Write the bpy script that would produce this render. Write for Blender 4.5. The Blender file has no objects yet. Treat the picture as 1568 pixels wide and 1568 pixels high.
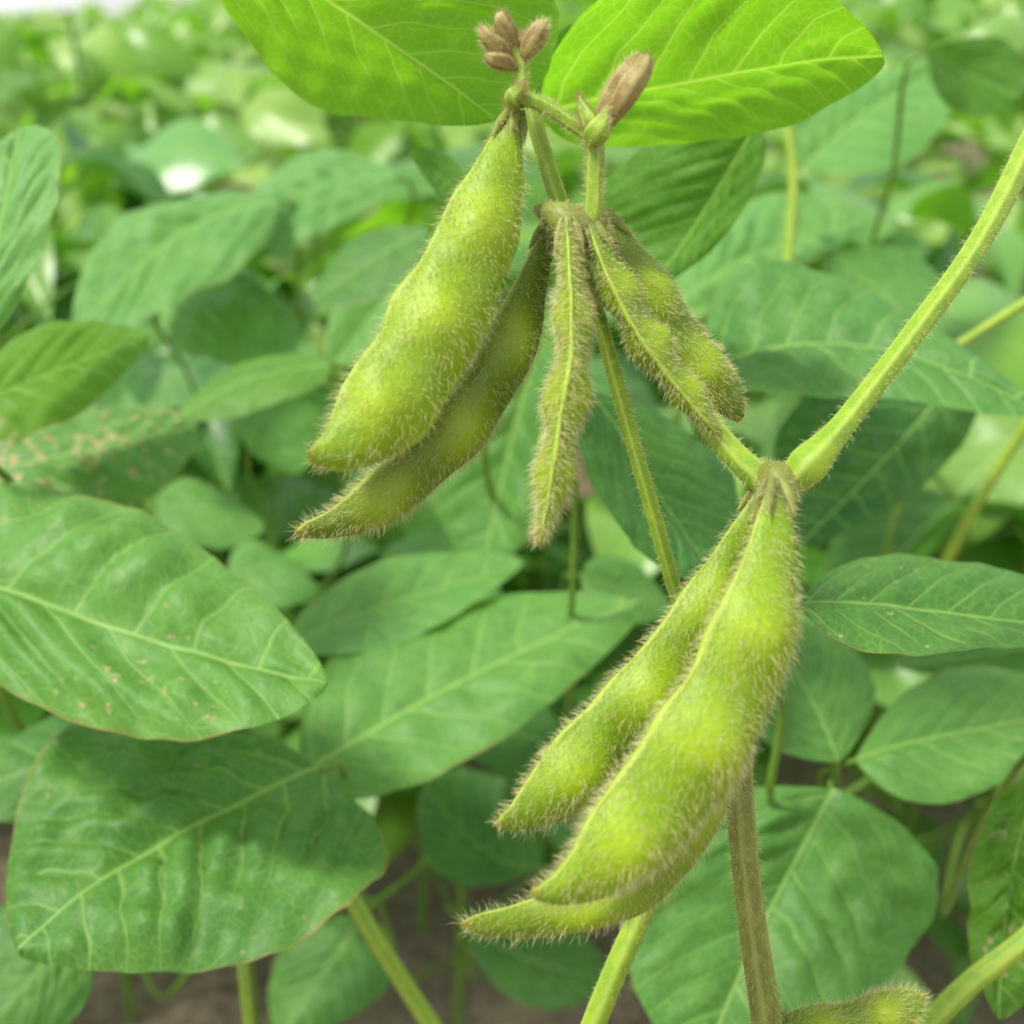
import bpy, math, numpy as np
from mathutils import Vector
rs=np.random.RandomState
scene=bpy.context.scene
# ------------------------------------------------------------------ frame of reference
CAM=np.array([0,0,0.62]); PITCH=math.radians(24.3); TF=math.tan(math.radians(25))
F=np.array([0,math.cos(PITCH),-math.sin(PITCH)]); Rt=np.array([1.,0,0]); U=np.array([0,math.sin(PITCH),math.cos(PITCH)])
def pt(x,y,d):
    d=d/100.0
    return CAM+F*d+Rt*((x/1568-.5)*2*TF*d)+U*((.5-y/1568)*2*TF*d)
def pxm(d): return 2*TF*(d/100.0)/1568
def nrm(a): 
    a=np.asarray(a,float); return a/(np.linalg.norm(a,axis=-1,keepdims=True)+1e-12)

# ------------------------------------------------------------------ mesh helper
def mesh_obj(name,V,Q,mat,uv=None,dat=None,parent=None,smooth=True):
    V=np.asarray(V,np.float32); Q=np.asarray(Q,np.int32)
    me=bpy.data.meshes.new(name)
    n=Q.shape[1]
    me.vertices.add(len(V)); me.vertices.foreach_set('co',V.ravel())
    me.loops.add(Q.size); me.loops.foreach_set('vertex_index',Q.ravel())
    me.polygons.add(len(Q)); me.polygons.foreach_set('loop_start',np.arange(0,Q.size,n,dtype=np.int32))
    me.polygons.foreach_set('use_smooth',np.full(len(Q),smooth))
    if uv is not None:
        l=me.uv_layers.new(name='leafuv'); l.data.foreach_set('uv',np.asarray(uv,np.float32)[Q.ravel()].ravel())
    if dat is not None:
        a=me.color_attributes.new('dat','FLOAT_COLOR','POINT'); a.data.foreach_set('color',np.asarray(dat,np.float32).ravel())
    me.update(calc_edges=True)
    me.materials.append(mat)
    ob=bpy.data.objects.new(name,me); scene.collection.objects.link(ob)
    if parent: ob.parent=parent
    return ob
def empty(name,loc=(0,0,0)):
    e=bpy.data.objects.new(name,None); e.empty_display_size=.02; scene.collection.objects.link(e); return e
def grid_faces(a,b,wrap=False):
    i=np.arange(a-1)[:,None]; 
    j=np.arange(b if wrap else b-1)[None,:]
    j2=(j+1)%b
    return np.stack([i*b+j,i*b+j2,(i+1)*b+j2,(i+1)*b+j],-1).reshape(-1,4)

# ------------------------------------------------------------------ materials
class NT:
    def __init__(s,name):
        s.m=bpy.data.materials.new(name); s.m.use_nodes=True; s.t=s.m.node_tree; s.t.nodes.clear()
        s.out=s.n('ShaderNodeOutputMaterial')
    def n(s,ty,**k):
        x=s.t.nodes.new(ty)
        for a,b in k.items(): setattr(x,a,b)
        return x
    def l(s,a,b): s.t.links.new(a,b)
    def set(s,sock,v):
        if isinstance(v,bpy.types.NodeSocket): s.l(v,sock)
        else: sock.default_value=v
    def math(s,op,a,b=0.0,c=0.0,clamp=False):
        x=s.n('ShaderNodeMath',operation=op,use_clamp=clamp)
        s.set(x.inputs[0],a); s.set(x.inputs[1],b)
        if op in('MULTIPLY_ADD','SMOOTH_MIN','SMOOTH_MAX','COMPARE'): s.set(x.inputs[2],c)
        return x.outputs[0]
    def sm(s,v,a,b,lo=0.,hi=1.):
        x=s.n('ShaderNodeMapRange',interpolation_type='SMOOTHSTEP')
        s.set(x.inputs[0],v); s.set(x.inputs[1],a); s.set(x.inputs[2],b); s.set(x.inputs[3],lo); s.set(x.inputs[4],hi)
        return x.outputs[0]
    def mix(s,f,a,b,bt='MIX'):
        x=s.n('ShaderNodeMix',data_type='RGBA',blend_type=bt)
        s.set(x.inputs[0],f)
        s.set(x.inputs[6],a if isinstance(a,bpy.types.NodeSocket) else (*a,1)); s.set(x.inputs[7],b if isinstance(b,bpy.types.NodeSocket) else (*b,1))
        return x.outputs[2]
    def noise(s,vec,sc,det=3.,rough=.5):
        x=s.n('ShaderNodeTexNoise'); s.set(x.inputs['Vector'],vec); x.inputs['Scale'].default_value=sc
        x.inputs['Detail'].default_value=det; x.inputs['Roughness'].default_value=rough
        return x.outputs[0]

def leaf_material(name,detail):
    k=NT(name)
    uv=k.n('ShaderNodeUVMap',uv_map='leafuv').outputs[0]
    sp=k.n('ShaderNodeSeparateXYZ'); k.l(uv,sp.inputs[0]); s_,v=sp.outputs[0],sp.outputs[1]
    at=k.n('ShaderNodeAttribute',attribute_name='dat'); sa=k.n('ShaderNodeSeparateColor'); k.l(at.outputs[0],sa.inputs[0])
    tone,edge,yel=sa.outputs[0],sa.outputs[1],sa.outputs[2]; blem_glow=at.outputs['Alpha']
    co=k.n('ShaderNodeTexCoord').outputs['Object']
    vv=v
    if detail:
        wob=k.math('MULTIPLY',k.math('SUBTRACT',k.noise(uv,5.,1.),.5),.09); vv=k.math('ADD',v,wob)
    a=k.math('ABSOLUTE',s_)
    t=k.math('SUBTRACT',vv,k.math('MULTIPLY',a,.6))
    t=k.math('SUBTRACT',t,k.math('MULTIPLY',k.math('MULTIPLY',a,a),1.2))
    t=k.math('MULTIPLY',t,7.5)
    t=k.math('ADD',t,k.math('MULTIPLY',k.math('SIGN',s_),.2))
    d=k.math('PINGPONG',t,.5)
    wd=k.math('SUBTRACT',.075,k.math('MULTIPLY',a,.12))
    v2=k.sm(d,.0,wd,1.,0.)
    mw=k.math('SUBTRACT',.0125,k.math('MULTIPLY',v,.006))
    v1=k.sm(a,.002,mw,1.,0.)
    vein=k.math('MAXIMUM',v1,k.math('MULTIPLY',v2,.7)); vall=vein
    if detail:
        vo=k.n('ShaderNodeTexVoronoi',feature='DISTANCE_TO_EDGE'); k.l(uv,vo.inputs['Vector']); vo.inputs['Scale'].default_value=32.
        v3=k.sm(vo.outputs['Distance'],.0,.09,1.,0.)
        vall=k.math('MAXIMUM',vein,k.math('MULTIPLY',v3,.26))
    dark=k.mix(yel,(.026,.130,.022),(.080,.25,.006))
    pale=k.mix(yel,(.130,.345,.092),(.27,.49,.020))
    c=k.mix(tone,dark,pale)
    n1=k.noise(co,60.,3.,.6)
    c=k.mix(k.sm(n1,.3,.75,0.,.45),c,k.mix(.5,c,(.24,.44,.05)))
    if detail:
        n2=k.noise(co,900.,2.,.6); n3=k.noise(co,190.,3.,.65)
        c=k.mix(k.sm(n3,.46,.68,0.,.5),c,k.mix(.5,c,(.015,.08,.012)))
        c=k.mix(k.math('MULTIPLY',n2,.25),c,(.015,.09,.015))
    c=k.mix(k.math('MULTIPLY',vall,.62),c,(.36,.58,.15))
    if detail:
        b1=k.noise(co,330.,2.,.7); bm=k.noise(co,45.,1.)
        sel=k.math('ADD',k.math('MULTIPLY',blem_glow,.16),k.math('MULTIPLY',k.math('SUBTRACT',bm,.5),.35))
        sp1=k.sm(k.math('ADD',b1,sel),.78,.84,0.,.9)
        c=k.mix(sp1,c,(.50,.42,.18))
        eb=k.math('MULTIPLY',k.sm(edge,.965,1.,0.,1.),k.sm(k.math('ADD',bm,k.math('MULTIPLY',blem_glow,.2)),.5,.7,0.,.8))
        c=k.mix(eb,c,(.30,.20,.06))
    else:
        c=k.mix(blem_glow,c,(.52,.70,.20))  # alpha paints a pale overexposed glow into the foliage colour
    p=k.n('ShaderNodeBsdfPrincipled'); k.l(c,p.inputs['Base Color']); p.inputs['Roughness'].default_value=.47 if detail else .34
    p.inputs['Specular IOR Level'].default_value=.36 if detail else .55
    tr=k.n('ShaderNodeBsdfTranslucent')
    tc=k.mix(k.sm(n1,.3,.7,0.,.35),(.215,.52,.012),(.14,.41,.010))
    tc=k.mix(k.math('SUBTRACT',1.,tone),tc,(.08,.29,.010))
    tc=k.mix(k.math('MULTIPLY',vall,.72),tc,(.56,.82,.10))
    if detail:
        bh=k.math('SUBTRACT',k.math('ADD',k.math('MULTIPLY',n2,.3),k.math('MULTIPLY',n3,.6)),k.math('MULTIPLY',vall,.7))
        bp=k.n('ShaderNodeBump'); bp.inputs['Strength'].default_value=.5; bp.inputs['Distance'].default_value=.0007
        k.l(bh,bp.inputs['Height']); k.l(bp.outputs[0],p.inputs['Normal'])
        tc=k.mix(sp1,tc,(.3,.2,.06))
    k.l(tc,tr.inputs[0])
    ms=k.n('ShaderNodeMixShader'); k.l(k.math('ADD',.30,k.math('MULTIPLY',k.math('MULTIPLY',yel,tone),.36)),ms.inputs[0])
    k.l(p.outputs[0],ms.inputs[1]); k.l(tr.outputs[0],ms.inputs[2]); k.l(ms.outputs[0],k.out.inputs[0])
    return k.m
M_LEAF=leaf_material('soybean_leaf_material',True)
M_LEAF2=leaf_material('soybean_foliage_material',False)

def pod_material():
    k=NT('soybean_pod_material')
    at=k.n('ShaderNodeAttribute',attribute_name='dat'); sa=k.n('ShaderNodeSeparateColor'); k.l(at.outputs[0],sa.inputs[0])
    t,sut,bean=sa.outputs; tone=at.outputs['Alpha']
    co=k.n('ShaderNodeTexCoord').outputs['Object']
    n1=k.noise(co,260.,4.,.6); n2=k.noise(co,1500.,2.,.6)
    c=k.mix(tone,(.110,.168,.008),(.205,.340,.006))
    c=k.mix(k.math('MULTIPLY',bean,.6),c,(.340,.460,.006))
    c=k.mix(k.sm(n1,.4,.7,0.,.5),c,k.mix(.5,c,(.10,.22,.005)))
    c=k.mix(k.math('MULTIPLY',sut,.7),c,(.42,.52,.07))
    c=k.mix(k.sm(t,.0,.09,.7,0.),c,(.20,.23,.08))
    c=k.mix(k.sm(n2,.60,.72,0.,.4),c,(.12,.15,.02))
    c=k.mix(k.sm(t,.965,1.,0.,.5),c,(.42,.32,.06))
    bp=k.n('ShaderNodeBump'); bp.inputs['Strength'].default_value=.7; bp.inputs['Distance'].default_value=.0004
    k.l(k.math('ADD',k.math('MULTIPLY',n2,.5),n1),bp.inputs['Height'])
    p=k.n('ShaderNodeBsdfPrincipled'); k.l(c,p.inputs['Base Color']); p.inputs['Roughness'].default_value=.48; p.inputs['Specular IOR Level'].default_value=.38
    k.l(bp.outputs[0],p.inputs['Normal']); k.l(p.outputs[0],k.out.inputs[0]); return k.m
M_POD=pod_material()
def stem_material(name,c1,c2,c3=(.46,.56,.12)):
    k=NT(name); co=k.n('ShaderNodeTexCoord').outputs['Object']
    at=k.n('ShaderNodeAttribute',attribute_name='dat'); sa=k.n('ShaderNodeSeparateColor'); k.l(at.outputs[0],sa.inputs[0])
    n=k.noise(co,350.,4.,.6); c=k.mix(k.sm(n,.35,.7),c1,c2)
    c=k.mix(k.math('MULTIPLY',sa.outputs[1],.5),c,c3)
    bp=k.n('ShaderNodeBump'); bp.inputs['Strength'].default_value=.5; bp.inputs['Distance'].default_value=.0003; k.l(n,bp.inputs['Height'])
    p=k.n('ShaderNodeBsdfPrincipled'); k.l(c,p.inputs['Base Color']); p.inputs['Roughness'].default_value=.5; p.inputs['Specular IOR Level'].default_value=.35
    k.l(bp.outputs[0],p.inputs['Normal']); k.l(p.outputs[0],k.out.inputs[0]); return k.m
M_STEM=stem_material('green_stem_material',(.18,.32,.020),(.27,.39,.026))
M_STALK=stem_material('dark_stalk_material',(.09,.20,.02),(.15,.27,.03),(.22,.34,.06))  # darker green than the stems, for stalks and thin petioles
M_OLD=stem_material('old_stem_material',(.16,.18,.032),(.23,.27,.045),(.38,.42,.12))
M_BUD=stem_material('dry_bud_material',(.24,.15,.05),(.36,.31,.10),(.42,.42,.15))
def hair_material(name,c):
    k=NT(name); p=k.n('ShaderNodeBsdfPrincipled'); p.inputs['Base Color'].default_value=(*c,1); p.inputs['Roughness'].default_value=.4
    tr=k.n('ShaderNodeBsdfTranslucent'); tr.inputs[0].default_value=(*c,1)
    ms=k.n('ShaderNodeMixShader'); ms.inputs[0].default_value=.4
    k.l(p.outputs[0],ms.inputs[1]); k.l(tr.outputs[0],ms.inputs[2]); k.l(ms.outputs[0],k.out.inputs[0]); return k.m
M_HAIR=hair_material('pod_hair_material',(.88,.83,.44))
M_HAIRB=hair_material('brown_hair_material',(.6,.45,.22))

# ------------------------------------------------------------------ leaves
def wprof(v,a=.46,b=.68):
    m=a/(a+b); return (np.clip(v,0,1)**a)*(np.clip(1-v,0,1)**b)/((m**a)*((1-m)**b))
def leaf_grid(B,M,T,L,Rr,nu,nv,seed,quilt=.02,und=.06,cup=.06,shape=(.46,.68)):
    r=rs(seed); B,M,T,L,Rr=[np.asarray(x,float) for x in (B,M,T,L,Rr)]
    q=2*M-.5*(B+T)
    mid=lambda v:((1-v)**2)[...,None]*B+(2*v*(1-v))[...,None]*q+(v**2)[...,None]*T
    m4=mid(np.array(.40)); Lv=L-m4; Rv=Rr-m4
    ln=np.linalg.norm(T-B); hw=.5*(np.linalg.norm(Lv)+np.linalg.norm(Rv))
    n=nrm(np.cross(Rv-Lv,T-B))
    if n[2]<0: n=-n
    vv=(1-np.cos(np.linspace(0,1,nv)*math.pi))/2*.35+np.linspace(0,1,nv)*.65
    uu=np.linspace(-1,1,nu)
    v,u=np.meshgrid(vv,uu,indexing='ij')
    w=wprof(v,*shape); au=np.abs(u)
    ph=r.rand(8)*6.28
    rag=1+.008*np.sin(v*31+ph[0]+u)+.004*np.sin(v*71+ph[1])+.02*np.sin(v*9+ph[7]+u*2)
    w=w*rag
    side=np.where((u<0)[...,None],Lv,Rv)
    P=mid(v)+(au*w)[...,None]*side
    P+= (au**2*w*.05*ln*(1-v))[...,None]*nrm(T-B)
    s=u*w*(hw/ln)
    t=(v-.6*np.abs(s)-1.2*s*s)*7.5+.2*np.sign(s)
    bul=np.abs(np.sin(math.pi*t))**.8*(1-au**3)*np.minimum(1,au*6)*w
    h=quilt*.70*hw*bul*(.65+.7*np.sin(v*9+ph[2])*np.sin(u*4+ph[3]))
    for q2 in range(9):
        an=r.rand()*6.28; fr=r.uniform(12,50)
        h+=quilt*.08*hw*np.sin((s*math.cos(an)+v*math.sin(an))*fr+r.rand()*6.28)*np.minimum(1,w)*np.minimum(1,.3+au*3)
    h+=cup*hw*4*au*(1-au)*w
    h+=und*hw*(au**1.6)*(np.sin(v*(6+4*r.rand())+ph[4]+np.where(u<0,0,2.2))+.18*np.sin(v*17+ph[5]+np.where(u<0,1.,0)))*np.minimum(1,w*1.3)
    h+=.03*hw*np.sin(v*6+u*3+ph[6])
    P=P+h[...,None]*n
    return P.reshape(-1,3),np.stack([s,v],-1).reshape(-1,2),au.ravel()

# ------------------------------------------------------------------ swept tubes, pods, hairs
def catmull(P,n):
    P=np.asarray(P,float); k=len(P)
    Pp=np.vstack([2*P[0]-P[1],P,2*P[-1]-P[-2]])
    seg=np.linalg.norm(np.diff(P[:,:3],axis=0),axis=1); cum=np.r_[0,np.cumsum(seg)]
    x=np.linspace(0,cum[-1],n); i=np.clip(np.searchsorted(cum,x,side='right')-1,0,k-2); t=((x-cum[i])/seg[i])[:,None]
    p0,p1,p2,p3=Pp[i],Pp[i+1],Pp[i+2],Pp[i+3]
    return .5*((2*p1)+(-p0+p2)*t+(2*p0-5*p1+4*p2-p3)*t*t+(-p0+3*p1-3*p2+p3)*t**3)
def hairs(name,P,N,T,dens,ln,rad,mat,seed,parent,lean=.5,weights=None):
    r=rs(seed); a,b=P.shape[:2]
    w=(weights if weights is not None else np.ones(a)); w=w[:-1]/w[:-1].sum()
    i=r.choice(a-1,dens,p=w); j=r.randint(0,b,dens); fu=r.rand(dens)[:,None]; fv=r.rand(dens)[:,None]; j2=(j+1)%b
    bl=lambda A:(A[i,j]*(1-fu)+A[i+1,j]*fu)*(1-fv)+(A[i,j2]*(1-fu)+A[i+1,j2]*fu)*fv
    p=bl(P); n=nrm(bl(N)); t=nrm(T[i])
    rnd=r.randn(dens,3)
    d=nrm(n+lean*(.5+r.rand(dens,1))*t+.30*rnd)
    L=(ln*(.3+.9*r.rand(dens)))[:,None]
    d2=nrm(d+.4*t+.38*r.randn(dens,3)+np.array([0,0,-.1]))
    p0=p-n*rad; p1=p+d*L*.5; p2=p1+d2*L*.5
    s1=nrm(np.cross(d,r.randn(dens,3))); s2=nrm(np.cross(d,s1))
    V=[]
    for q,rr in((p0,1.),(p1,.7),(p2,.15)):
        for kx in range(3):
            an=kx*2.0944; V.append(q+(s1*math.cos(an)+s2*math.sin(an))*rad*rr)
    V=np.stack(V,1).reshape(-1,3)
    base=np.array([[0,1,4,3],[1,2,5,4],[2,0,3,5],[3,4,7,6],[4,5,8,7],[5,3,6,8]])
    Q=(np.arange(dens)[:,None,None]*9+base[None]).reshape(-1,4)
    return mesh_obj(name,V,Q,mat,parent=parent)
def sweep(path,roll=0.,ka=1.,kb=1.,beans=0,ridge=0.,flute=0.,n=90,m=36,lens=0.,ns=None):
    """path rows: x,y,depth(cm),half width"""
    W=np.array([np.r_[pt(x,y,d),h*pxm(d)] for x,y,d,h in path])
    return sweep_w(W,roll,ka,kb,beans,ridge,flute,n,m,lens)
def sweep_w(W,roll=0.,ka=1.,kb=1.,beans=0,ridge=0.,flute=0.,n=90,m=36,lens=0.):
    C=catmull(W,n); h=np.maximum(C[:,3],1e-5); C=C[:,:3]
    T=nrm(np.gradient(C,axis=0)); N0=nrm(np.array([0.,-.93,.36]))
    N=nrm(N0-(T@N0)[:,None]*T); Bv=np.cross(T,N)
    X=Bv*math.cos(roll)+N*math.sin(roll); Y=-Bv*math.sin(roll)+N*math.cos(roll)
    th=np.arange(m)/m*2*math.pi; t=np.linspace(0,1,n)
    e0=.02; h=h*np.sqrt(np.clip(1-(np.clip(t-(1-e0),0,1)/e0)**2,.0004,1))   # rounded closed end
    bn=np.zeros(n)
    if beans: 
        z=(t-.17)/.74*beans; bn=np.where((z>0)&(z<beans),np.sin(np.pi*np.clip(z,0,beans))**2,0)
    ct,st=np.cos(th),np.sin(th)
    a=h[:,None]*ka*np.ones(m); b=h[:,None]*kb*np.ones(m)
    if beans: b=b*(.70+.46*bn[:,None]*np.abs(st)**2.); a=a*(.955+.08*bn[:,None])
    prof=np.abs(st)**(1+lens)*np.sign(st)
    rg=np.exp(-(np.minimum(np.abs(th),2*math.pi-np.abs(th))/.17)**2)+np.exp(-((th-math.pi)/.17)**2)
    x=a*ct*(1+ridge*rg[None]); y=b*prof
    fl=1+flute*np.cos(5*th)[None]; x=x*fl; y=y*fl
    if ridge: y=y+b*.10*rg[None]*np.sign(np.sin(th+1e-6))
    P=C[:,None]+X[:,None]*x[...,None]+Y[:,None]*y[...,None]
    dU=np.gradient(P,axis=0); dV=np.roll(P,-1,1)-np.roll(P,1,1)
    Nn=nrm(np.cross(dV,dU)); ctr=nrm(P-C[:,None]); s=np.sign((Nn*ctr).sum(-1,keepdims=True)); Nn=Nn*np.where(s==0,1,s)
    dat=np.ones((n,m,4)); dat[...,0]=t[:,None]; 
    dat[...,1]=rg[None] if ridge else (np.maximum(0,np.cos(5*th))[None]*(1 if flute else 0))
    dat[...,2]=bn[:,None]*np.abs(st)[None]
    return P,Nn,T,dat,h
def add_sweep(name,P,dat,mat,parent,tone=.7):
    n,m=P.shape[:2]; dat=dat.copy(); dat[...,3]=tone
    return mesh_obj(name,P.reshape(-1,3),grid_faces(n,m,True),mat,dat=dat.reshape(-1,4),parent=parent)

main=empty('soybean_plant')
def pod(name,path,roll,ka,kb,beans,tone,nh,seed,hl=.0019,parent=main,ridge=.07):
    P,N,T,dat,h=sweep(path,roll,ka,kb,beans,ridge=ridge,n=110,m=48,lens=.12)
    r=rs(seed); ph=r.rand(4)*6.28; n,m=P.shape[:2]
    ii=np.linspace(0,1,n)[:,None]; jj=(np.arange(m)/m*2*math.pi)[None]
    P=P+N*(h[:,None]*(.025*np.sin(ii*23+jj*2+ph[0])+.02*np.sin(ii*41-jj*3+ph[1])))[...,None]
    add_sweep(name,P,dat,M_POD,parent,tone)
    hairs(name+'_hairs',P,N,T,nh,hl,.000033,M_HAIR,seed,parent,weights=h+.0005)
    c0=P[0].mean(0); r0=h[4]*1.1; 
    for q in range(5):
        an=q*1.2566+seed; X=nrm(np.cross(T[0],[.3,.1,.9])); Y=np.cross(T[0],X); o=X*math.cos(an)+Y*math.sin(an)
        L=.0042
        Wc=np.array([np.r_[c0-T[0]*.001+o*r0*.5,.0006],np.r_[c0+T[0]*L*.4+o*r0*1.0,.0007],np.r_[c0+T[0]*L*.8+o*(r0*1.25),.0004],np.r_[c0+T[0]*L*1.15+o*(r0*1.45),.00008]])
        Pc,Nc,Tc,dc,hc=sweep_w(Wc,0,1,.45,n=10,m=8)
        add_sweep(name+'_calyx',Pc,dc,M_OLD,parent)
        hairs(name+'_calyx_hairs',Pc,Nc,Tc,40,.0013,.000028,M_HAIR,seed*7+q,parent)

D=lambda L,d0,d1:[(x,y,d0+(d1-d0)*i/(len(L)-1),h) for i,(x,y,h) in enumerate(L)]
pod('seed_pod_a',D([(787,178,9),(773,232,29),(750,310,48),(712,410,61),(665,500,66),(620,582,68),(568,647,58),(520,685,38),(486,695,19),(470,692,6)],16.2,15.0),.12,1.03,.66,3,.9,3200,1)
pod('seed_pod_b',D([(842,350,11),(820,420,26),(794,500,40),(758,575,46),(706,650,48),(644,715,47),(574,770,40),(512,802,27),(466,812,15),(453,813,5)],16.9,15.9),.75,1.08,.85,3,.15,4200,2)
pod('seed_pod_c',D([(870,345,12),(873,400,20),(878,480,25),(876,560,29),(862,640,31),(850,720,27),(838,785,20),(828,818,12),(825,828,5)],16.0,15.4),1.45,1.7,1.,3,.8,4600,3,.0018)
pod('seed_pod_d',D([(905,345,12),(932,410,25),(972,490,30),(1018,558,28),(1060,612,22),(1090,650,16),(1105,668,6)],16.2,16.2),1.25,1.45,1.,3,.4,2000,4,.0014)
pod('seed_pod_e',D([(925,335,10),(955,385,30),(1000,450,37),(1042,515,37),(1080,570,41),(1112,608,34),(1130,632,16),(1136,640,5)],16.9,17.6),.5,1.05,.8,2,.2,2400,5,.0014)
pod('seed_pod_f',D([(1168,752,11),(1135,830,28),(1090,918,44),(1038,1005,54),(975,1085,60),(908,1155,61),(848,1212,51),(798,1246,28),(770,1257,14),(761,1259,5)],16.3,15.2),.35,1.04,.74,3,.7,3800,6)
pod('seed_pod_g',D([(1187,745,13),(1187,800,32),(1176,880,52),(1154,970,70),(1110,1070,78),(1054,1165,83),(987,1250,81),(924,1318,62),(866,1356,36),(828,1366,17),(813,1363,6)],15.4,14.2),.42,1.05,.76,3,1.,5200,7)
pod('seed_pod_h',D([(1178,755,12),(1165,900,28),(1130,1080,42),(1060,1240,50),(985,1340,52),(910,1380,46),(840,1400,38),(780,1412,28),(730,1414,17),(706,1413,6)],16.4,15.2),.3,1.03,.7,3,.5,3400,8)
pod('seed_pod_i',D([(1175,1585,14),(1230,1568,22),(1290,1566,26),(1350,1556,32),(1390,1538,24),(1408,1526,10),(1413,1523,3)],18.5,18),.5,1.,.7,2,.3,2200,9)

def stem(name,path,mat,nh,seed,hl=.0013,flute=.05,parent=main,n=80,m=20,hm=M_HAIR):
    P,N,T,dat,h=sweep(path,flute=flute,n=n,m=m); add_sweep(name,P,dat,mat,parent)
    if nh: hairs(name+'_hairs',P,N,T,nh,hl,.000030,hm,seed,parent,lean=.3)
stem('petiole',[(1640,90,19.5,19),(1580,215,18.8,18),(1500,370,17.8,17),(1400,510,16.9,17),(1300,640,16.2,18),(1262,685,16,23),(1238,712,15.9,30),(1212,738,16,22),(1195,750,16.1,14)],M_STEM,2000,21,.0011,.07)
stem('main_stem',[(1180,735,16.6,20),(1165,850,17.3,22),(1140,1030,17.6,21),(1132,1190,17.8,21),(1148,1380,18,21),(1175,1568,18.4,23),(1200,1760,19.5,24)],M_OLD,3200,22,.0013)
stem('upper_stem',[(812,165,16.8,11),(835,240,16.8,13),(862,325,16.8,14),(915,480,17.4,12),(962,650,17.9,12),(1005,800,18.2,12),(1045,940,18.4,11),(1100,1100,18.5,10)],M_STEM,1400,23,.001)
stem('cluster_stem',[(905,350,16.3,20),(940,430,16.7,17),(1000,530,16.7,15),(1065,620,16.4,17),(1120,690,16.3,19),(1160,728,16.2,22),(1182,745,16.2,24)],M_STEM,1300,24)
stem('peduncle',[(880,345,16.3,16),(905,335,16.2,15),(910,280,16.1,13),(908,215,16,14),(870,185,16,11),(830,160,16,11),(795,148,16,12)],M_STEM,1400,25,.001)
stem('raceme_tip',[(790,160,16,14),(798,130,16,10),(796,95,16,9),(785,75,16,9),(772,60,16,8)],M_STEM,500,26,.001)
stem('node_swelling',[(820,320,16.6,6),(850,330,16.4,22),(880,342,16.3,26),(910,340,16.3,20),(925,335,16.5,8)],M_OLD,700,27,.0012,0)
stem('node_swelling',[(1160,728,16.2,8),(1180,728,16,24),(1195,745,15.9,30),(1190,775,16,24),(1185,795,16.1,10)],M_OLD,900,28,.0012,0)
def bud(path,seed,tone=M_BUD):
    P,N,T,dat,h=sweep(path,n=24,m=20,flute=.10); add_sweep('flower_bud',P,dat,tone,main)
    hairs('flower_bud_hairs',P,N,T,420,.0011,.000028,M_HAIR if seed%2 else M_HAIRB,seed,main,lean=.8)
for q,b in enumerate([[(795,105,16,4),(775,95,15.9,12),(755,90,15.8,11),(742,82,15.8,3)],[(785,80,16,4),(765,70,15.9,13),(745,55,15.8,12),(738,40,15.8,4)],
   [(790,75,16,5),(778,52,15.9,14),(768,30,15.8,12),(765,18,15.8,4)],[(797,95,16,5),(812,70,15.9,15),(825,48,15.8,15),(835,32,15.8,6)],[(795,90,16.2,4),(798,68,16.2,12),(800,50,16.2,5)],
   [(908,215,16,6),(925,175,15.9,15),(943,140,15.8,18),(962,108,15.7,15),(978,82,15.7,5)],[(925,200,16,5),(945,165,15.8,15),(966,130,15.7,19),(985,100,15.7,15),(990,82,15.7,5)],[(915,195,16,5),(930,150,15.9,10),(950,118,15.8,9),(955,108,15.8,3)],
   [(910,215,15.9,8),(905,190,15.8,15),(893,165,15.8,9),(885,145,15.8,2)],[(905,215,15.9,12),(915,200,15.7,18),(925,180,15.7,9),(932,165,15.7,2)],
   [(790,165,16,6),(785,150,15.8,13),(795,138,15.8,8),(800,130,15.8,3)]]):
    bud(b,40+q,M_STEM if q in(8,9,10) else M_BUD)

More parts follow.
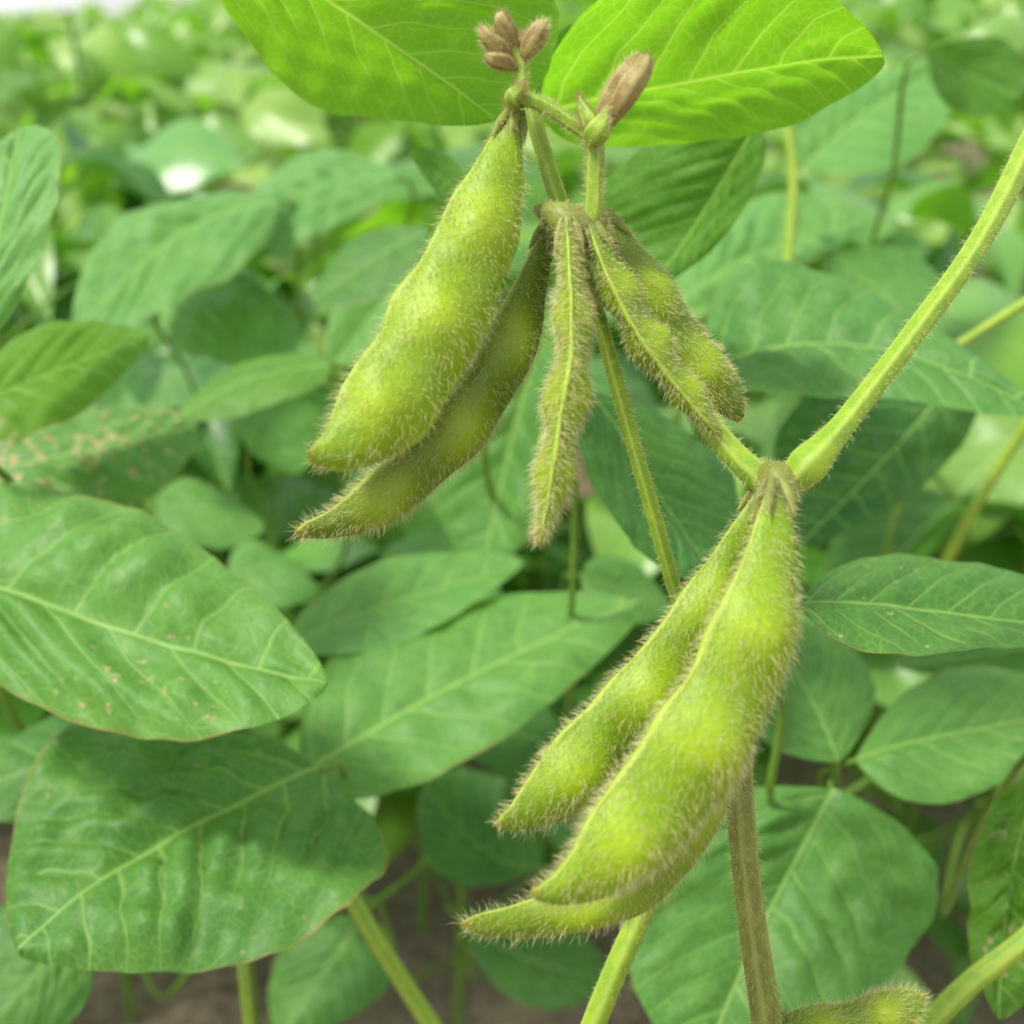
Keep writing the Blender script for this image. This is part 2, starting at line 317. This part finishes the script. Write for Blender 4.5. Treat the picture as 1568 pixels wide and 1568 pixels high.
# ------------------------------------------------------------------ individually built leaves
# plant, base, mid, tip, left edge, right edge : (x,y,depth cm) ; tone, yellow, blemish, quilt
LV=[
 ('m',(300,-150,18),(560,45,20),(768,184,20),(420,110,21.5),(760,-110,18),1.,.9,.2,.06),
 ('m',(832,178,22),(1090,115,21),(1354,92,20),(1010,-60,18),(1060,225,22.5),1.,.9,.3,.08),
 ('m',(1160,195,23.5),(1080,320,25),(1000,440,26),(935,270,26),(1140,320,24),.1,.7,.1,.08),  # low tone paints this leaf's shadow into its colour
 ('m',(830,200,23),(835,120,23),(880,40,22),(815,100,23),(900,110,22),.6,.5,.1,.05),
 ('l',(-80,600,24),(-10,390,25),(30,196,27),(-120,420,25),(84,330,25),1.,.1,.3,.14),
 ('l',(-110,650,27),(60,575,28),(228,518,30),(40,512,29),(40,670,27),.4,1.,.5,.08),
 ('l',(-190,835,25),(160,958,23.5),(503,1046,22.5),(110,752,26),(80,1088,22),.8,.25,.6,.20),
 ('l',(485,1180,27),(245,1290,24.5),(28,1460,22.5),(150,1105,27),(545,1395,23.5),.35,.2,.3,.16),
 ('l',(390,1165,31),(160,1150,30),(-80,1230,29),(200,1060,33),(160,1260,29),.2,.1,.2,.10),
 ('c',(465,1188,29),(690,1050,31),(982,922,33),(560,965,33),(690,1180,29),.85,.15,.15,.08),
 ('c',(440,985,33),(610,920,34),(802,860,35),(555,870,35),(600,985,32),.9,.1,.15,.06),
 ('r',(1222,925,20),(1420,935,21),(1690,965,22),(1395,845,22.5),(1400,1000,19.5),.3,.2,.5,.10),
 ('r',(1308,1165,28),(1450,1125,28.5),(1680,1080,29),(1440,1030,30),(1460,1225,27),.6,.15,.2,.08),
 ('r',(1285,1168,28),(1240,1070,29),(1175,950,31),(1150,1110,29),(1335,1030,30),.5,.15,.1,.08),
 ('r',(1275,1208,28),(1185,1385,27),(1070,1640,25),(985,1290,27),(1430,1400,27),.5,.15,.15,.10),
 ('r',(1090,560,28),(1300,530,28),(1590,628,26),(1180,400,30),(1210,600,27),.5,.1,.2,.08),
 ('r',(1455,585,33),(1340,720,32),(1222,838,31),(1240,590,32),(1470,690,33),.0,.0,.1,.06),  # shaded leaf, the shade is put into its dark tone
 ('r',(1030,470,38),(1170,385,40),(1326,340,42),(1100,325,42),(1150,450,38),1.,.1,.3,.14),
 ('c',(900,600,25),(1000,740,25.5),(1095,885,25),(1090,690,27),(925,780,24),.1,.1,.15,.06),  # shadow painted in as a dark leaf tone
 ('c',(850,470,35),(780,690,36),(740,870,36),(675,650,37),(880,680,35),.6,.1,.2,.10),
 ('l',(430,308,43),(260,370,41),(112,512,38),(240,305,43),(300,450,39),1.,.1,.2,.10),
 ('l',(610,272,46),(470,290,45),(320,400,42),(480,235,48),(490,360,43),1.,.1,.2,.10),
 ('l',(240,460,44),(370,450,44),(490,545,42),(330,395,46),(340,560,42),1.,.1,.2,.10),
 ('c',(660,350,36),(570,400,36),(475,460,36),(560,360,37),(600,440,35),.1,.2,.1,.05),
 ('l',(510,558,36),(390,580,36),(268,640,36),(400,545,37),(420,620,35),.1,.8,.1,.05),
 ('l',(-60,720,31),(130,690,31),(303,653,32),(90,622,33),(120,810,30),.6,.2,1.3,.12),
 ('l',(235,775,42),(310,780,42),(405,805,42),(290,735,43),(300,835,41),.8,.15,.1,.05),
 ('l',(380,690,42),(400,640,42),(500,600,43),(360,610,43),(470,720,42),.9,.1,.1,.05),
 ('c',(640,400,42),(580,470,42),(505,560,41),(540,430,42),(625,510,41),1.,.2,.1,.06),
 ('c',(720,310,26),(670,265,26),(628,236,25.5),(690,240,26),(690,315,26),.3,.4,.1,.05),
 ('l',(120,1400,32),(60,1480,31),(-40,1600,30),(-10,1400,32),(130,1540,31),.2,.2,.2,.06),
 ('c',(560,1400,42),(500,1480,41),(430,1590,40),(440,1440,42),(600,1500,41),.1,.2,.1,.06),
 ('r',(1600,1180,24),(1550,1330,24),(1530,1560,23),(1490,1290,24),(1660,1330,24),.2,.9,1.1,.4),
 ('c',(890,880,36),(950,900,36),(1030,930,36),(940,850,37),(930,950,35),.5,.15,.1,.06),
 ('r',(1225,255,46),(1330,170,48),(1450,95,50),(1270,150,48),(1400,240,46),1.,.1,.1,.06),
 ('r',(1275,385,40),(1340,440,40),(1420,520,39),(1270,480,40),(1420,400,41),.7,.1,.1,.06),
 ('r',(1420,80,40),(1480,110,41),(1560,150,41),(1460,170,41),(1530,60,41),.1,.6,.1,.06),
 ('r',(1690,1000,31),(1600,990,33),(1380,1020,34),(1560,950,34),(1560,1040,33),.4,.1,.1,.06),
 ('c',(350,870,40),(420,870,40),(490,900,40),(390,830,41),(400,930,39),.9,.1,.1,.06),
 ('c',(830,1330,40),(740,1300,41),(650,1200,42),(790,1200,42),(690,1350,40),.1,.1,.1,.06),
 ('c',(900,1180,40),(820,1130,40),(700,1120,40),(810,1060,41),(790,1200,39),.1,.0,.1,.06),
 ('c',(700,1400,44),(790,1460,43),(930,1500,42),(840,1400,44),(780,1530,42),.1,.1,.1,.06),
]
plants={'m':main,'l':empty('soybean_plant'),'c':empty('soybean_plant'),'r':empty('soybean_plant')}
stempos={'m':pt(1200,1760,19.5),'l':np.array([-.17,.52,0]),'c':np.array([.02,.58,0]),'r':np.array([.27,.50,0])}
def tube_world(name,pts,rad,mat,parent,n=24,m=10):
    W=np.array([np.r_[p,r] for p,r in zip(pts,rad)]); P,N,T,dat,h=sweep_w(W,n=n,m=m,flute=.05); add_sweep(name,P,dat,mat,parent)
for key in('l','c','r'):
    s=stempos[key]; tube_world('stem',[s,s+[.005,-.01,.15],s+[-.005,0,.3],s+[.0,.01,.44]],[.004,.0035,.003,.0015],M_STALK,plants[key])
s=stempos['m']; tube_world('lower_stem',[s+[0,0,.002],s+[.004,.01,-.12],s+[.0,.02,-.28],[s[0]+.004,s[1]+.03,0]],[.0029,.0032,.0036,.004],M_OLD,main)
for i,(k,B,M,T,L,R_,tone,yel,bl,qu) in enumerate(LV):
    b,mm,t,l,r_=[pt(*q) for q in(B,M,T,L,R_)]
    V,uv,au=leaf_grid(b,mm,t,l,r_,51,91,100+i,quilt=qu,und=.05,cup=.05)
    dat=np.stack([np.full(len(V),tone),au,np.full(len(V),yel),np.full(len(V),bl)],-1)
    mesh_obj('leaf',V,grid_faces(91,51),M_LEAF,uv,dat,plants[k])
    if k!='m':
        ax=nrm(b-mm); dn=np.array([b[0]*.9+stempos[k][0]*.1,b[1]+.06,b[2]-.10]); s=stempos[k]
        join=np.array([s[0],s[1],max(.06,min(.40,b[2]-.24))])
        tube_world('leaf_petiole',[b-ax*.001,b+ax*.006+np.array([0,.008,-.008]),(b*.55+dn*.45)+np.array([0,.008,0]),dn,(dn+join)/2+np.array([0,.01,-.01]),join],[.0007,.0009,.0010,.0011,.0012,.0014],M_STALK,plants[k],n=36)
for k,pth in[('l',[(515,1335,27,12),(570,1430,27,14),(615,1500,27.5,14),(680,1600,28,15)]),('l',[(362,1390,28,9),(372,1480,28,9),(384,1600,28,9)]),
   ('r',[(1640,1370,22,15),(1568,1440,22,16),(1480,1510,22,17),(1390,1600,22,17)]),('r',[(1640,425,30,8),(1568,465,30,8),(1480,520,30,7),(1410,560,29,7)]),
   ('r',[(1600,610,34,8),(1540,700,35,8),(1480,800,36,8),(1445,870,37,8)]),('m',[(1010,1320,18.5,15),(985,1390,18.8,17),(945,1480,19,18),(900,1590,19.3,18)]),
   ('r',[(1205,190,38,7),(1215,280,38,8),(1205,420,38,8)])]:
    stem('petiole',pth,M_STEM,350,60,.0009,parent=plants[k],n=40,m=14)

# ------------------------------------------------------------------ foliage of the field
def field(name,rows,seed,nu,nv,mat):
    """rows = list of (origin, axis, normal, length, tone, yel, painted glow)"""
    var=[]
    r=rs(seed)
    for kx in range(10):
        w=.24+.11*r.rand(); dz=-.05-.2*r.rand(); f=.3*(r.rand()-.15)
        V,uv,au=leaf_grid((0,0,0),(.04*r.randn(),.5,.05),(0,1,dz),(-w,.4,f+.04*r.rand()),(w,.4,f+.04*r.rand()),nu,nv,seed+kx,quilt=.08,und=.16,cup=.03,shape=(.5,.82))
        var.append((V,uv,au))
    O=np.array([q[0] for q in rows]); A=nrm(np.array([q[1] for q in rows])); N=np.array([q[2] for q in rows]); 
    Ln=np.array([q[3] for q in rows]); to=np.array([q[4] for q in rows]); ye=np.array([q[5] for q in rows]); bz=np.array([q[6] for q in rows])
    X=nrm(np.cross(A,N)); N=np.cross(X,A); idx=r.randint(0,10,len(rows))
    Vs=[];Us=[];Ds=[];Qs=[];off=0; gf=grid_faces(nv,nu)
    for kx,(V,uv,au) in enumerate(var):
        s=idx==kx; c=s.sum()
        if not c: continue
        B=np.stack([X[s],A[s],N[s]],1)*Ln[s][:,None,None]
        P=np.einsum('va,cab->cvb',V,B)+O[s][:,None]
        Vs.append(P.reshape(-1,3)); Us.append(np.tile(uv,(c,1)))
        d=np.zeros((c,len(V),4)); d[...,0]=to[s][:,None]; d[...,1]=au[None]; d[...,2]=ye[s][:,None]; d[...,3]=bz[s][:,None]
        Ds.append(d.reshape(-1,4)); Qs.append((gf[None]+(np.arange(c)*len(V))[:,None,None]).reshape(-1,4)+off); off+=c*len(V)
    return mesh_obj(name,np.vstack(Vs),np.vstack(Qs),mat,np.vstack(Us),np.vstack(Ds))
r=rs(7)
near=[];far=[];tub=[]
def camdepth(p):
    q=p-CAM; d=q@F; x=(q@Rt)/(max(d,1e-4)*TF); y=(q@U)/(max(d,1e-4)*TF); return d,x,y
y=.46
while y<5.2:
    sp=.20 if y<1.2 else .25
    xm=.40+.62*y
    for x in np.arange(-xm,xm,sp):
        px,py=x+r.uniform(-.08,.08),y+r.uniform(-.09,.09)
        open_=px>-.30*py or px<-.45*py
        cap=.585 if py<1.0 else .60+((.17 if px>0 else .14)*min(1.,(py-1.0)/1.1) if open_ else .03)+r.uniform(-.08,.06)
        H=(cap-.05)+r.uniform(-.05,.03)
        nt=12 if y<1.2 else 8
        for q in range(nt):
            hz=H*(.12+.88*((q+.5)/nt)**.8) if y<1.2 else H*(1-.5*r.rand()**1.5)
            az=q*2.4+r.uniform(-.5,.5); pl=r.uniform(.08,.17)*(1.15-.5*hz/H); el=r.uniform(.3,1.0)
            dr=np.array([math.cos(az),math.sin(az),0]); S=np.array([px,py,hz*.92]); E=S+dr*pl*math.cos(el)+np.array([0,0,pl*math.sin(el)*.6])
            if E[2]>cap: E[2]=cap-r.rand()*.05
            d,cx,cy=camdepth(E)
            if d<.47 and abs(cx)<1.5: continue
            if d<.95 and E[2]<.25 and r.rand()<.35: continue
            if cy<-.6 and -1.05<cx<.0 and d<1.0 and r.rand()<.8: continue
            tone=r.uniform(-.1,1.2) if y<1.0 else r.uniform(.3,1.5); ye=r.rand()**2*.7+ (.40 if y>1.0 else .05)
            bz=max(0,r.uniform(-.2,.85)) if y>1.0 else max(0,r.uniform(-.6,.25))  # far leaves: overexposed look painted in as paler colour
            for da,o in((0,.025),(1.25,.004),(-1.25,.004)):
                a2=az+da+r.uniform(-.25,.25); ax=np.array([math.cos(a2),math.sin(a2),r.uniform(-.9,.2)])
                nn=np.array([r.uniform(-.6,.6),r.uniform(-.9,.3) if y<1. else r.uniform(-1.4,.6),1.])
                ln=r.uniform(.07,.115)
                O=E+dr*o
                if camdepth(O+nrm(ax)*ln)[0]<.44 and abs(cx)<1.5: continue
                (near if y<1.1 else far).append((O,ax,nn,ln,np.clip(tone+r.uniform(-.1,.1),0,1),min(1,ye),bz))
            if y<2.6: tub.append((S,S+(E-S)*.5+np.array([0,0,.01]),E,.0011))
        if y<2.6 and camdepth(np.array([px,py,.2]))[0]>.4: 
            tub.append((np.array([px,py,0.]),np.array([px+.01,py,.25]),np.array([px,py,H*.95]),.0028))
    y+=sp*.95
field('soybean_foliage',near,11,7,13,M_LEAF2)
for q in range(6500):
    yy=5.0+ (r.rand()**2)*50; xx=r.uniform(-1,1)*(1+.75*yy); sc=1.3+(yy-5)*.08
    a2=r.rand()*6.28
    far.append((np.array([xx,yy,r.uniform(.36,.62)+ .05*math.sin(xx*.7)*math.sin(yy*.5)]),np.array([math.cos(a2),math.sin(a2),r.uniform(-.6,.3)]),np.array([r.uniform(-.7,.7),r.uniform(-1.4,.3),1.]),r.uniform(.09,.13)*sc,r.uniform(.4,1),r.rand()*.6+.3,max(0,r.uniform(-.2,.8))))  # last value paints overexposed glow into distant leaves
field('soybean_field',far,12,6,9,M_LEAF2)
Vs=[];Qs=[];Ds=[];off=0
for a,b,c,rd in tub:
    t=np.linspace(0,1,7)[:,None]; C=(1-t)**2*a+2*t*(1-t)*(2*b-.5*(a+c))+t*t*c; T=nrm(np.gradient(C,axis=0)); X=nrm(np.cross(T,[.3,.9,.1])); Y=np.cross(T,X)
    th=np.arange(6)/6*2*math.pi; P=C[:,None]+(X[:,None]*np.cos(th)[None,:,None]+Y[:,None]*np.sin(th)[None,:,None])*rd
    Vs.append(P.reshape(-1,3)); Qs.append(grid_faces(7,6,True)+off); off+=42; Ds.append(np.tile([.5,0,0,1.],(42,1)))
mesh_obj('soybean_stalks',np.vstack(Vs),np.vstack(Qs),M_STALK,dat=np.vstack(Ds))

# ------------------------------------------------------------------ ground
k=NT('soil_material'); co=k.n('ShaderNodeTexCoord').outputs['Object']
n1=k.noise(co,9.,4.,.65); n2=k.noise(co,90.,5.,.75)
c=k.mix(k.sm(n1,.3,.7),(.28,.20,.12),(.46,.35,.22)); c=k.mix(k.sm(n2,.40,.65,0.,.8),c,(.62,.49,.34)); c=k.mix(k.sm(n2,.33,.45,.7,0.),c,(.10,.07,.04))
bp=k.n('ShaderNodeBump'); bp.inputs['Strength'].default_value=1.; bp.inputs['Distance'].default_value=.02; k.l(k.math('ADD',n1,n2),bp.inputs['Height'])
p=k.n('ShaderNodeBsdfPrincipled'); k.l(c,p.inputs['Base Color']); p.inputs['Roughness'].default_value=.95; k.l(bp.outputs[0],p.inputs['Normal']); k.l(p.outputs[0],k.out.inputs[0])
g=np.linspace(-1,1,241); gx=np.sinh(g*7)/np.sinh(7)*400
X,Y=np.meshgrid(gx,gx,indexing='ij'); fade=np.exp(-(X**2+Y**2)/9)
Z=fade*(.006*np.sin(X*31+2*np.sin(Y*23))*np.sin(Y*37)+.004*np.sin(X*83+Y*61)+.003*np.sin(X*150-Y*131))
mesh_obj('ground',np.stack([X,Y+.5,Z],-1).reshape(-1,3),grid_faces(241,241)[:,::-1],k.m)

# ------------------------------------------------------------------ light and sky (bright, thinly clouded)
SE,SR=math.radians(60),math.radians(-112)
w=bpy.data.worlds.new('World'); scene.world=w; w.use_nodes=True; nt=w.node_tree
sky=nt.nodes.new('ShaderNodeTexSky'); sky.sky_type='NISHITA'; sky.sun_disc=False; sky.sun_elevation=SE; sky.sun_rotation=SR; sky.dust_density=1.; sky.air_density=1.; sky.ozone_density=1.
tc=nt.nodes.new('ShaderNodeTexCoord'); no=nt.nodes.new('ShaderNodeTexNoise'); no.inputs['Scale'].default_value=2.2; no.inputs['Detail'].default_value=3
nt.links.new(tc.outputs['Generated'],no.inputs['Vector'])
mr=nt.nodes.new('ShaderNodeMapRange'); mr.inputs[1].default_value=.38; mr.inputs[2].default_value=.62; mr.inputs[3].default_value=.35; mr.inputs[4].default_value=.97
nt.links.new(no.outputs[0],mr.inputs[0])
mx=nt.nodes.new('ShaderNodeMix'); mx.data_type='RGBA'; nt.links.new(mr.outputs[0],mx.inputs[0]); nt.links.new(sky.outputs[0],mx.inputs[6]); mx.inputs[7].default_value=(8.6,8.9,9.1,1)
nt.links.new(mx.outputs[2],nt.nodes['Background'].inputs[0]); nt.nodes['Background'].inputs[1].default_value=.15
sd=bpy.data.lights.new('sun','SUN'); sd.energy=4.7; sd.angle=math.radians(8); sd.color=(1,.96,.86)
so=bpy.data.objects.new('sun',sd); scene.collection.objects.link(so)
dirv=Vector((math.sin(SR)*math.cos(SE),math.cos(SR)*math.cos(SE),math.sin(SE)))
so.rotation_euler=dirv.to_track_quat('Z','Y').to_euler()
scene.view_settings.view_transform='Standard'; scene.view_settings.look='None'; scene.view_settings.exposure=0

# ------------------------------------------------------------------ camera
cd=bpy.data.cameras.new('camera'); cam=bpy.data.objects.new('camera',cd); scene.collection.objects.link(cam)
cam.location=CAM; cam.rotation_euler=(math.radians(90)-PITCH,0,0); cd.sensor_width=36; cd.lens=18/TF; cd.clip_start=.01; cd.clip_end=1500
cd.dof.use_dof=True; cd.dof.focus_distance=.173; cd.dof.aperture_fstop=13.5
scene.camera=cam
print('leaves',len(near),len(far),len(tub))
